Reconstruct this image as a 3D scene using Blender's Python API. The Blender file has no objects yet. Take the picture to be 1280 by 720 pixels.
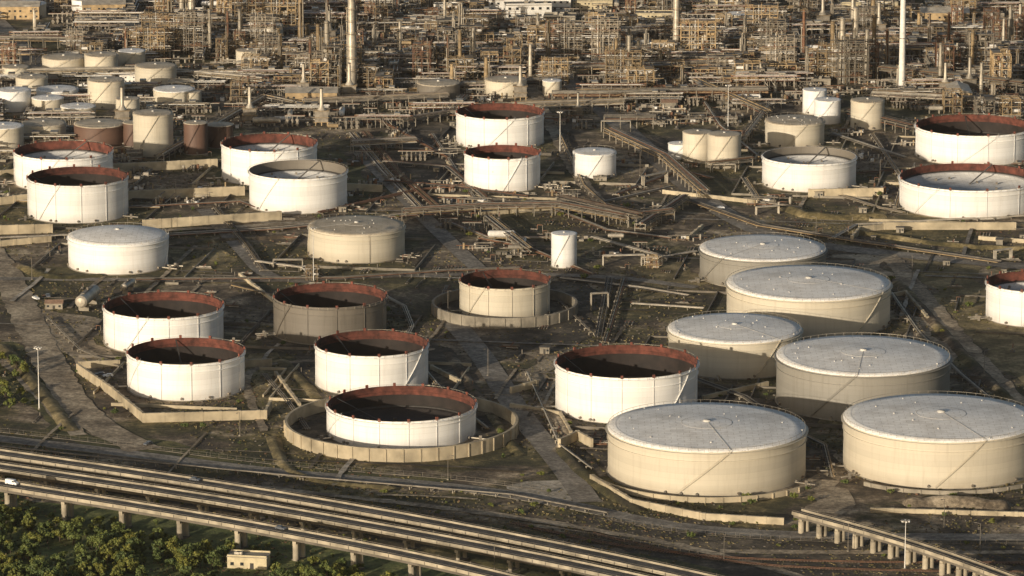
import bpy, math, random
from mathutils import Vector, Matrix
random.seed(7)
R=random.random
def U(a,b): return a+(b-a)*R()
scene=bpy.context.scene
COL=scene.collection
# ---------------------------------------------------------------- camera
CH=500.0; TH=math.radians(12.8); FP=6000.0; CY=-2200.0
cam=bpy.data.cameras.new("camera"); camo=bpy.data.objects.new("camera",cam); COL.objects.link(camo)
camo.location=(0,CY,CH); camo.rotation_euler=(math.pi/2-TH,0,0)
cam.sensor_width=36; cam.lens=36*FP/1280; cam.clip_start=1; cam.clip_end=60000
scene.camera=camo
C=Vector((0,CY,CH)); F=Vector((0,math.cos(TH),-math.sin(TH))); UP=Vector((0,math.sin(TH),math.cos(TH)))
def ray(u,v): return F+Vector((1,0,0))*((u-640)/FP)-UP*((v-360)/FP)
def G(u,v,z=0.0):
    d=ray(u,v); t=(z-CH)/d.z
    return C+d*t
def depth(p): return (p-C).dot(F)
# ---------------------------------------------------------------- world / light
SUN_EL=math.radians(10.0); SUN_AZ_OFF=math.radians(-33)   # sun behind the camera, to the left
w=bpy.data.worlds.new("World"); scene.world=w; w.use_nodes=True
nt=w.node_tree; bg=nt.nodes["Background"]; sky=nt.nodes.new("ShaderNodeTexSky")
sky.sky_type='NISHITA'; sky.sun_disc=False; sky.sun_elevation=SUN_EL
sky.sun_rotation=math.pi-SUN_AZ_OFF; sky.dust_density=3.0
nt.links.new(sky.outputs[0],bg.inputs[0]); bg.inputs[1].default_value=0.10
sl=bpy.data.lights.new("sun",'SUN'); sl.energy=5.0; sl.angle=math.radians(0.5); sl.color=(1.0,0.86,0.66)
so=bpy.data.objects.new("sun",sl); COL.objects.link(so)
sd=Vector((math.sin(SUN_AZ_OFF)*math.cos(SUN_EL),-math.cos(SUN_AZ_OFF)*math.cos(SUN_EL),math.sin(SUN_EL)))
so.rotation_euler=sd.to_track_quat('Z','Y').to_euler()
scene.view_settings.view_transform='Standard'; scene.view_settings.look='None'; scene.view_settings.exposure=0
# ---------------------------------------------------------------- materials
def newmat(name,rough=0.7,metal=0.0):
    m=bpy.data.materials.new(name); m.use_nodes=True
    n=m.node_tree; b=n.nodes["Principled BSDF"]; b.inputs["Roughness"].default_value=rough; b.inputs["Metallic"].default_value=metal
    return m,n,b
def N(n,t,**k):
    x=n.nodes.new(t)
    for a,v in k.items(): setattr(x,a,v)
    return x
def rgba(c): return (c[0],c[1],c[2],1)
def noise(n,vec,scale,detail=4,rough=0.6):
    x=N(n,"ShaderNodeTexNoise"); x.inputs["Scale"].default_value=scale; x.inputs["Detail"].default_value=detail; x.inputs["Roughness"].default_value=rough
    if vec: n.links.new(vec,x.inputs["Vector"])
    return x.outputs["Fac"]
def ramp(n,fac,stops):
    x=N(n,"ShaderNodeValToRGB"); e=x.color_ramp.elements
    while len(e)<len(stops): e.new(0.5)
    for i,(p,c) in enumerate(stops):
        e[i].position=p; e[i].color=rgba(c) if not isinstance(c,(int,float)) else (c,c,c,1)
    n.links.new(fac,x.inputs[0]); return x.outputs[0]
def mix(n,fac,a,b,mode='MIX'):
    x=N(n,"ShaderNodeMix",data_type='RGBA',blend_type=mode)
    if isinstance(fac,(int,float)): x.inputs[0].default_value=fac
    else: n.links.new(fac,x.inputs[0])
    for i,v in ((6,a),(7,b)):
        if isinstance(v,tuple): x.inputs[i].default_value=rgba(v)
        else: n.links.new(v,x.inputs[i])
    return x.outputs[2]
def objvec(n,scale=(1,1,1)):
    t=N(n,"ShaderNodeTexCoord"); m=N(n,"ShaderNodeMapping"); m.inputs["Scale"].default_value=scale
    n.links.new(t.outputs["Object"],m.inputs[0]); return m.outputs[0]
def math_(n,op,a,b=None):
    x=N(n,"ShaderNodeMath",operation=op)
    for i,v in enumerate((a,b)):
        if v is None: continue
        if isinstance(v,(int,float)): x.inputs[i].default_value=v
        else: n.links.new(v,x.inputs[i])
    return x.outputs[0]
def simple(name,c,rough=0.7,metal=0,var=0.35,scale=0.6,rnd=0.25):
    m,n,b=newmat(name,rough,metal)
    v=objvec(n); f=noise(n,v,scale,3)
    col=ramp(n,f,[(0.3,tuple(x*(1-var) for x in c)),(0.7,tuple(min(1,x*(1+var*0.5)) for x in c))])
    oi=N(n,"ShaderNodeObjectInfo")
    rr=ramp(n,oi.outputs["Random"],[(0,1-rnd),(1,1.0)])
    col=mix(n,1.0,col,rr,'MULTIPLY')
    n.links.new(col,b.inputs["Base Color"]); return m
def tankpaint(name,c,dirt,amt=0.5,seam=2.3):
    m,n,b=newmat(name,0.62)
    vs=objvec(n,(0.55,0.55,0.045)); st=noise(n,vs,1.0,6,0.7)
    vb=objvec(n,(0.05,0.05,0.12)); bl=noise(n,vb,1.0,4)
    f1=ramp(n,st,[(0.5,0.0),(0.75,1.0)]); f2=ramp(n,bl,[(0.4,0.0),(0.75,1.0)])
    col=mix(n,math_(n,'MULTIPLY',f1,amt),c,dirt)
    col=mix(n,math_(n,'MULTIPLY',f2,amt*0.5),col,tuple(x*0.8 for x in c))
    t=N(n,"ShaderNodeTexCoord"); sx=N(n,"ShaderNodeSeparateXYZ"); n.links.new(t.outputs["Object"],sx.inputs[0])
    zc=math_(n,'DIVIDE',sx.outputs[2],seam)
    fl=math_(n,'FLOOR',zc); fr=math_(n,'FRACT',zc)
    wn=N(n,"ShaderNodeTexWhiteNoise",noise_dimensions='1D'); n.links.new(fl,wn.inputs["W"])
    tone=ramp(n,wn.outputs["Value"],[(0,0.92),(1,1.0)])
    col=mix(n,1.0,col,tone,'MULTIPLY')
    ln=math_(n,'LESS_THAN',fr,0.08)
    col=mix(n,math_(n,'MULTIPLY',ln,0.15),col,dirt)
    low=N(n,"ShaderNodeMapRange"); low.inputs[1].default_value=4.5; low.inputs[2].default_value=0.0; n.links.new(sx.outputs[2],low.inputs[0])
    lowf=math_(n,'MULTIPLY',low.outputs[0],noise(n,objvec(n,(0.2,0.2,0.2)),1,4))
    col=mix(n,math_(n,'MULTIPLY',lowf,1.1),col,dirt)
    oi=N(n,"ShaderNodeObjectInfo"); rr=ramp(n,oi.outputs["Random"],[(0,0.88),(1,1.0)])
    col=mix(n,1.0,col,rr,'MULTIPLY')
    n.links.new(col,b.inputs["Base Color"]); return m
M={}
M['white']=tankpaint("white_tank_paint",(0.84,0.83,0.81),(0.42,0.36,0.29),0.26)
M['tan']=tankpaint("tan_tank_paint",(0.60,0.545,0.44),(0.32,0.26,0.18),0.36)
M['taupe']=tankpaint("taupe_tank_paint",(0.26,0.245,0.215),(0.13,0.11,0.085),0.45)
M['grey']=tankpaint("grey_tank_paint",(0.17,0.15,0.125),(0.08,0.07,0.055),0.6)
M['brown']=tankpaint("brown_tank_paint",(0.13,0.075,0.055),(0.08,0.05,0.04),0.6)
def roofmat(name,c,d,e,bs=0.1):
    m,n,b=newmat(name,0.75)
    t=N(n,"ShaderNodeTexCoord")
    br=N(n,"ShaderNodeTexBrick"); br.inputs["Scale"].default_value=bs; br.inputs["Mortar Size"].default_value=0.012
    br.inputs["Color1"].default_value=(1,1,1,1); br.inputs["Color2"].default_value=(0.9,0.9,0.9,1); br.inputs["Mortar"].default_value=(0.7,0.68,0.64,1)
    n.links.new(t.outputs["Object"],br.inputs["Vector"])
    f=noise(n,objvec(n,(0.05,0.05,0.05)),1,6,0.65); g=noise(n,objvec(n,(0.3,0.3,0.3)),1,4,0.7)
    col=ramp(n,f,[(0.35,d),(0.5,c),(0.7,e)])
    col=mix(n,math_(n,'MULTIPLY',ramp(n,g,[(0.45,0.0),(0.75,1.0)]),0.4),col,tuple(x*0.55 for x in d))
    col=mix(n,1.0,col,br.outputs["Color"],'MULTIPLY')
    n.links.new(col,b.inputs["Base Color"]); return m
M['roof']=roofmat("tank_roof_plate",(0.87,0.85,0.82),(0.70,0.67,0.63),(0.9,0.89,0.87))
M['tanroof']=roofmat("tan_roof_plate",(0.5,0.43,0.33),(0.36,0.3,0.22),(0.6,0.54,0.44))
M['deck']=roofmat("floating_deck_plate",(0.02,0.016,0.015),(0.012,0.011,0.011),(0.035,0.027,0.023))  # near-black plate: dirt plus the front wall's shade put into the colour
M['deckl']=roofmat("light_floating_deck_plate",(0.55,0.54,0.52),(0.36,0.34,0.32),(0.68,0.66,0.63))
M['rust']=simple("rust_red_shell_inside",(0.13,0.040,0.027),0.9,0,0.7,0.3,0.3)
M['inshade']=simple("painted_shade_shell_inside",(0.02,0.013,0.011),0.8,0,0.6,0.2,0.15)  # shade on the inner wall below the rust band, painted as near-black colour
M['redrim']=simple("red_oxide_primer",(0.19,0.06,0.04),0.85,0,0.5,0.5,0.3)
M['steel']=simple("weathered_steel",(0.26,0.225,0.18),0.6,0.0,0.5,0.3,0.5)
M['steeltan']=simple("ochre_steel",(0.44,0.315,0.17),0.65,0.0,0.5,0.2,0.6)
M['silver']=simple("aluminium_cladding",(0.52,0.465,0.38),0.45,0.25,0.4,0.25,0.5)
M['roofpipe']=simple("roof_fittings_paint",(0.66,0.64,0.6),0.7,0,0.2)
M['dark']=simple("dark_steel",(0.045,0.04,0.035),0.7,0,0.4)
M['rusty']=simple("rusty_steel",(0.21,0.105,0.06),0.8,0,0.5,0.4,0.4)
M['wht']=simple("white_paint",(0.80,0.77,0.72),0.55,0,0.2,0.4,0.25)
M['conc']=simple("concrete",(0.31,0.275,0.22),0.9,0,0.5,0.12,0.35)
M['concv']=simple("viaduct_concrete",(0.38,0.33,0.25),0.9,0,0.55,0.12,0.1)
M['concd']=simple("dark_concrete",(0.16,0.14,0.115),0.9,0,0.45,0.15,0.3)
M['wallc']=simple("sandy_bund_wall",(0.52,0.44,0.31),0.9,0,0.45,0.1,0.25)
M['bark']=simple("bark",(0.09,0.065,0.045),0.95)
M['ylw']=simple("ochre_render",(0.55,0.47,0.31),0.85,0,0.25,0.3,0.1)
M['tile']=simple("clay_tile",(0.3,0.19,0.13),0.85)
M['glass']=simple("dark_window",(0.03,0.035,0.04),0.15,0,0.1)
M['tyre']=simple("tyre_rubber",(0.03,0.03,0.03),0.9,0,0.1)
M['carw']=simple("white_car_paint",(0.8,0.8,0.8),0.3,0,0.03,0.3,0.05)
M['card']=simple("grey_car_paint",(0.12,0.13,0.15),0.3,0,0.03,0.3,0.05)
M['mark']=simple("road_marking_paint",(0.4,0.39,0.36),0.8,0,0.5,0.5,0.05)
def groundmat():
    m,n,b=newmat("industrial_ground",0.97)
    v=objvec(n); a=noise(n,v,0.011,6,0.68); c=noise(n,v,0.045,7,0.75); d=noise(n,v,0.45,5,0.8)
    v2=objvec(n,(1.3,0.5,1)); e=noise(n,v2,0.02,5,0.65)
    soil=ramp(n,c,[(0.38,(0.045,0.033,0.022)),(0.49,(0.11,0.082,0.053)),(0.57,(0.27,0.21,0.14)),(0.64,(0.52,0.42,0.29))])
    grass=ramp(n,c,[(0.40,(0.026,0.026,0.010)),(0.53,(0.072,0.062,0.024)),(0.65,(0.25,0.195,0.088))])
    col=mix(n,ramp(n,a,[(0.47,0.0),(0.53,1.0)]),soil,grass)
    oil=ramp(n,e,[(0.35,1.0),(0.45,0.0)])
    col=mix(n,math_(n,'MULTIPLY',oil,0.8),col,(0.026,0.021,0.016))
    col=mix(n,0.85,col,ramp(n,d,[(0.3,0.3),(0.7,1.7)]),'MULTIPLY')
    n.links.new(col,b.inputs["Base Color"])
    bp=N(n,"ShaderNodeBump"); bp.inputs["Strength"].default_value=0.8; bp.inputs["Distance"].default_value=0.7
    n.links.new(noise(n,v,0.25,5,0.78),bp.inputs["Height"]); n.links.new(bp.outputs[0],b.inputs["Normal"])
    return m
M['ground']=groundmat()
def patch(name,cs,sc,bump=0.3):
    m,n,b=newmat(name,0.95); v=objvec(n); c=noise(n,v,sc,7,0.75); d=noise(n,v,0.4,5,0.8)
    col=ramp(n,c,[(0.36,cs[0]),(0.5,cs[1]),(0.63,cs[2])])
    col=mix(n,0.85,col,ramp(n,d,[(0.3,0.4),(0.7,1.5)]),'MULTIPLY')
    n.links.new(col,b.inputs["Base Color"])
    bp=N(n,"ShaderNodeBump"); bp.inputs["Strength"].default_value=bump; bp.inputs["Distance"].default_value=0.4
    n.links.new(noise(n,v,0.5,4,0.7),bp.inputs["Height"]); n.links.new(bp.outputs[0],b.inputs["Normal"]); return m
M['asphalt']=patch("asphalt",((0.045,0.041,0.037),(0.072,0.066,0.059),(0.11,0.10,0.09)),0.05,0.1)
M['roadgrey']=patch("weathered_asphalt",((0.11,0.095,0.08),(0.19,0.168,0.14),(0.28,0.25,0.21)),0.05,0.15)
M['dirt']=patch("dirt_track",((0.12,0.092,0.062),(0.27,0.215,0.148),(0.46,0.375,0.265)),0.05,0.5)
M['gravel']=patch("pale_gravel",((0.2,0.175,0.14),(0.34,0.3,0.24),(0.46,0.41,0.34)),0.05)
M['grass']=patch("grass",((0.025,0.029,0.010),(0.07,0.069,0.023),(0.17,0.145,0.053)),0.06,0.9)
M['lush']=patch("lush_grass",((0.04,0.055,0.014),(0.11,0.13,0.036),(0.22,0.21,0.07)),0.08,0.9)
M['drygrass']=patch("dry_grass",((0.055,0.048,0.02),(0.16,0.125,0.057),(0.34,0.27,0.145)),0.06,0.8)
M['darkpad']=patch("dark_ground",((0.02,0.016,0.012),(0.055,0.044,0.031),(0.17,0.135,0.092)),0.06,0.5)  # darker ground tone, broken up by noise
def foliage():
    m,n,b=newmat("foliage",0.7); v=objvec(n); f=noise(n,v,0.9,3); oi=N(n,"ShaderNodeObjectInfo")
    a=ramp(n,f,[(0.3,(0.035,0.055,0.014)),(0.55,(0.115,0.14,0.035)),(0.75,(0.24,0.235,0.068))])
    c=ramp(n,oi.outputs["Random"],[(0,(0.55,0.65,0.6)),(0.5,(1.0,1.0,0.8)),(1,(1.35,1.1,0.65))])
    n.links.new(mix(n,1.0,a,c,'MULTIPLY'),b.inputs["Base Color"]); return m
M['leaf']=foliage()
# ---------------------------------------------------------------- mesh builder
class MB:
    def __init__(s): s.v=[]; s.f=[]; s.m=[]; s.sm=[]; s.mats=[]
    def mi(s,k):
        if k not in s.mats: s.mats.append(k)
        return s.mats.index(k)
    def add(s,vs,fs,k,smooth=False):
        o=len(s.v); s.v+= [tuple(x) for x in vs]; i=s.mi(k)
        for f in fs: s.f.append([o+j for j in f]); s.m.append(i); s.sm.append(smooth)
    def box(s,c,d,k,rz=0):
        hx,hy,hz=d[0]/2,d[1]/2,d[2]/2; ca,sa=math.cos(rz),math.sin(rz)
        vs=[]
        for z in(-hz,hz):
            for x,y in((-hx,-hy),(hx,-hy),(hx,hy),(-hx,hy)): vs.append((c[0]+x*ca-y*sa,c[1]+x*sa+y*ca,c[2]+z))
        s.add(vs,[(3,2,1,0),(4,5,6,7),(0,1,5,4),(1,2,6,5),(2,3,7,6),(3,0,4,7)],k)
    def beam(s,p,q,wd,k,h=None):
        p=Vector(p);q=Vector(q);d=(q-p)
        if d.length<1e-6:return
        d.normalize(); a=d.cross(Vector((0,0,1)))
        if a.length<1e-3:a=Vector((1,0,0))
        a.normalize(); b=a.cross(d); h=h or wd
        a=a*wd/2; b=b*h/2
        vs=[p-a-b,p+a-b,p+a+b,p-a+b,q-a-b,q+a-b,q+a+b,q-a+b]
        s.add(vs,[(0,1,2,3),(7,6,5,4),(1,0,4,5),(2,1,5,6),(3,2,6,7),(0,3,7,4)],k)
    def cyl(s,p,q,r,k,n=10,r2=None,caps=True):
        p=Vector(p);q=Vector(q);d=(q-p).normalized(); r2=r if r2 is None else r2
        a=d.cross(Vector((0,0,1)))
        if a.length<1e-3:a=Vector((1,0,0))
        a.normalize(); b=d.cross(a)
        vs=[];
        for c,rr in((p,r),(q,r2)):
            for i in range(n):
                t=2*math.pi*i/n; vs.append(c+a*math.cos(t)*rr+b*math.sin(t)*rr)
        s.add(vs,[(i,(i+1)%n,n+(i+1)%n,n+i) for i in range(n)],k,True)
        if caps: s.add(vs,[tuple(range(n))[::-1],tuple(range(n,2*n))],k)
    def lathe(s,prof,k,n=48,a0=0,a1=2*math.pi,c=(0,0),smooth=True):
        full=abs(a1-a0-2*math.pi)<1e-6; m=n if full else n+1
        vs=[]
        for (r,z) in prof:
            for i in range(m):
                t=a0+(a1-a0)*i/n; vs.append((c[0]+r*math.cos(t),c[1]+r*math.sin(t),z))
        fs=[]
        for j in range(len(prof)-1):
            for i in range(n):
                i2=(i+1)%m; fs.append((j*m+i,j*m+i2,(j+1)*m+i2,(j+1)*m+i))
        s.add(vs,fs,k,smooth)
    def dome(s,c,r,k,n=12,h=None):
        h=h or r*0.5
        s.lathe([(r,c[2]),(r*0.86,c[2]+h*0.5),(r*0.5,c[2]+h*0.86),(0.001,c[2]+h)],k,n,c=(c[0],c[1]))
    def mesh(s,name):
        me=bpy.data.meshes.new(name); me.from_pydata(s.v,[],s.f)
        for k in s.mats: me.materials.append(M[k])
        me.polygons.foreach_set("material_index",s.m); me.polygons.foreach_set("use_smooth",s.sm); me.update(); return me
    def obj(s,name,loc=(0,0,0),rz=0,parent=None):
        return inst(s.mesh(name),name,loc,rz,parent)
def inst(me,name,loc,rz=0,parent=None,sc=1):
    o=bpy.data.objects.new(name,me); o.location=loc; o.rotation_euler=(0,0,rz)
    o.scale=(sc,sc,sc) if not isinstance(sc,tuple) else sc
    COL.objects.link(o)
    if parent:o.parent=parent
    return o
# ---------------------------------------------------------------- evening haze: a thin homogeneous body of air over the whole plain
hb_=MB(); 
hm=bpy.data.materials.new("air_haze"); hm.use_nodes=True; hn=hm.node_tree; hn.nodes.clear()
ho=hn.nodes.new("ShaderNodeOutputMaterial"); hv=hn.nodes.new("ShaderNodeVolumeScatter"); hv.inputs["Density"].default_value=0.9e-5; hv.inputs["Color"].default_value=(1,0.93,0.84,1); hv.inputs["Anisotropy"].default_value=0.1
hn.links.new(hv.outputs[0],ho.inputs["Volume"]); M['haze']=hm
hb_.box((0,1000,395),(9000,8000,830),'haze'); hb_.obj("haze")
# ---------------------------------------------------------------- ground
def sheet(name,pts,k,z):
    me=bpy.data.meshes.new(name); me.from_pydata([(p[0],p[1],z) for p in pts],[],[list(range(len(pts)))])
    me.materials.append(M[k]); return inst(me,name,(0,0,0))
sheet("ground",[(-20000,-6000),(20000,-6000),(20000,34000),(-20000,34000)],'ground',0)
def smooth_path(pts,it=2):
    for _ in range(it):
        q=[pts[0]]
        for a,b in zip(pts,pts[1:]): q+= [a.lerp(b,0.25),a.lerp(b,0.75)]
        q.append(pts[-1]); pts=q
    return pts
def offsets(pts,off):
    out=[]
    for i,p in enumerate(pts):
        a=pts[max(0,i-1)]; b=pts[min(len(pts)-1,i+1)]; d=(b-a); d.z=0; d.normalize()
        out.append(p+Vector((-d.y,d.x,0))*off)
    return out
ROADS=[]
zr=[0.03]
def resample(P,step):
    out=[P[0]]
    for p,q in zip(P,P[1:]):
        n=max(1,int((q-p).length/step))
        for i in range(1,n+1): out.append(p.lerp(q,i/n))
    return out
def road(name,px,wd,k='asphalt',marks=False,kerb=False,sm=2,world=False,excl=True):
    pts=smooth_path([Vector(p) for p in px] if world else [G(*p) for p in px],sm)
    if k in('dirt','gravel','darkpad'): pts=resample(pts,5)
    zr[0]+=0.008; z=zr[0]
    j=min(.9,wd*.15) if k in('dirt','gravel','darkpad') else 0.0
    L=offsets(pts,wd/2);Rr=offsets(pts,-wd/2); n=len(pts)
    L=[p+Vector((U(-j,j),U(-j,j),0)) for p in L]; Rr=[p+Vector((U(-j,j),U(-j,j),0)) for p in Rr]
    b=MB(); b.add([(p.x,p.y,z) for p in L]+[(p.x,p.y,z) for p in Rr],[(i,n+i,n+i+1,i+1) for i in range(n-1)],k)
    if kerb:
        for sgn in(1,-1):
            K=offsets(pts,sgn*(wd/2+0.15))
            for p,q in zip(K,K[1:]): b.beam((p.x,p.y,0.08),(q.x,q.y,0.08),0.3,'conc',0.3)
    if marks:
        for o_ in (wd/2-0.4,-(wd/2-0.4)):
            A=offsets(pts,o_+0.08);B=offsets(pts,o_-0.08)
            b.add([(p.x,p.y,z+0.01) for p in A]+[(p.x,p.y,z+0.01) for p in B],[(i,n+i,n+i+1,i+1) for i in range(n-1)],'mark')
        for p,q in zip(pts,pts[1:]):
            L_=(q-p).length; t=0
            while t<L_:
                a=p.lerp(q,t/L_); e=p.lerp(q,min(1,(t+3)/L_)); nrm=Vector((-(q-p).y,(q-p).x,0)).normalized()*0.08
                b.add([(a.x+nrm.x,a.y+nrm.y,z+.01),(a.x-nrm.x,a.y-nrm.y,z+.01),(e.x-nrm.x,e.y-nrm.y,z+.01),(e.x+nrm.x,e.y+nrm.y,z+.01)],[(0,1,2,3)],'mark'); t+=9
    if excl:
        for p in resample(pts,6): ROADS.append((p.x,p.y,wd/2))
    b.obj(name)
def area(name,px,k,jit=4):
    zr[0]+=0.008; P=[G(*p) for p in px]; P=resample(P+[P[0]],7)[:-1]
    ph=U(0,6); Q=[]
    for i,p in enumerate(P): Q.append((p.x+U(-jit,jit)*.5+math.sin(p.y*.11+ph)*jit,p.y+U(-jit,jit)*.5+math.sin(p.x*.09+ph)*jit))
    sheet(name,Q,k,zr[0])
area("grass_verge",[(-300,640),(0,615),(300,655),(560,700),(760,760),(700,860),(-300,860)],'lush')
area("grass_verge",[(-100,500),(20,500),(110,560),(350,590),(560,604),(560,598),(340,575),(130,545),(60,480),(10,430),(-100,430)],'grass')
area("grass_field",[(200,305),(270,300),(300,340),(220,342)],'drygrass')
area("grass_field",[(250,180),(300,240),(480,250),(440,190)],'grass')
area("grass_field",[(985,265),(1110,262),(1140,300),(1010,290)],'drygrass')
area("grass_field",[(1130,325),(1210,330),(1300,430),(1300,500),(1200,420)],'drygrass')
area("grass_field",[(800,330),(870,330),(880,375),(800,372)],'drygrass')
area("grass_field",[(350,452),(385,470),(380,520),(345,500)],'grass')
area("dirt_yard",[(20,380),(125,395),(135,450),(90,455)],'dirt')
area("dirt_yard",[(640,610),(700,600),(760,625),(690,630)],'gravel')
area("dirt_yard",[(490,150),(560,150),(600,260),(530,262)],'darkpad')
area("dirt_yard",[(1000,560),(1050,560),(1060,640),(1010,640)],'dirt')
area("dirt_yard",[(1030,320),(1100,318),(1120,350),(1040,345)],'dirt')
area("dirt_yard",[(300,440),(340,440),(370,500),(350,520),(310,500)],'drygrass')
area("dirt_yard",[(660,440),(690,440),(700,520),(660,500)],'dirt')
area("dirt_yard",[(1120,395),(1160,400),(1210,470),(1170,470)],'dirt')
area("dark_ground",[(330,425),(550,425),(600,500),(400,500)],'darkpad')
area("dark_ground",[(720,440),(860,480),(1000,510),(1050,600),(760,600),(700,540)],'darkpad')
area("dark_ground",[(660,360),(740,350),(760,420),(720,440),(600,430)],'darkpad')
area("dark_ground",[(60,42),(210,40),(215,58),(90,66)],'darkpad')
area("dark_ground",[(700,640),(1000,665),(1400,675),(1400,800),(900,760)],'darkpad')
area("dark_ground",[(-100,590),(0,598),(300,640),(300,625),(0,585),(-100,572)],'darkpad')
area("grass_verge",[(560,690),(760,690),(1000,735),(1000,800),(700,800)],'grass')
road("perimeter_road",[(-120,535),(120,562),(350,592),(560,607),(700,628),(850,662),(1050,672),(1500,672)],9,k='roadgrey',marks=True,kerb=True)
road("service_road",[(555,390),(600,440),(650,520),(700,578),(735,628)],11,'roadgrey')
road("service_road",[(690,85),(740,125),(790,170),(850,225),(900,265),(970,300),(1110,318),(1400,345)],13,'roadgrey')
road("dirt_road",[(-60,270),(0,325),(35,400),(75,480),(115,530),(180,563)],15,'dirt')
road("dirt_road",[(-100,395),(0,440),(60,505),(100,545)],7,'dirt')
road("service_road",[(1110,318),(1180,400),(1250,480),(1330,560)],9,'dirt')
road("service_road",[(255,262),(300,310),(335,350),(390,352)],8,'roadgrey')
road("service_road",[(-60,-20),(0,30),(55,92),(60,100)],13,'roadgrey')
road("service_road",[(-100,348),(140,350),(350,352),(560,342),(760,345),(870,360)],7,'roadgrey')
road("service_road",[(450,190),(520,262),(600,340),(620,352)],9,'roadgrey')
road("dirt_road",[(665,110),(690,160),(720,220),(760,262)],7,'dirt')
road("dirt_road",[(-100,300),(40,296),(300,284),(500,270)],6,'dirt')
road("service_road",[(-100,580),(200,597),(420,620),(640,645),(900,690),(1120,760)],5,'dirt')
road("service_road",[(900,690),(1100,692),(1500,690)],5,'dirt')
road("service_road",[(540,436),(500,450),(340,452),(300,470),(330,540)],4,'dirt')
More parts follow.
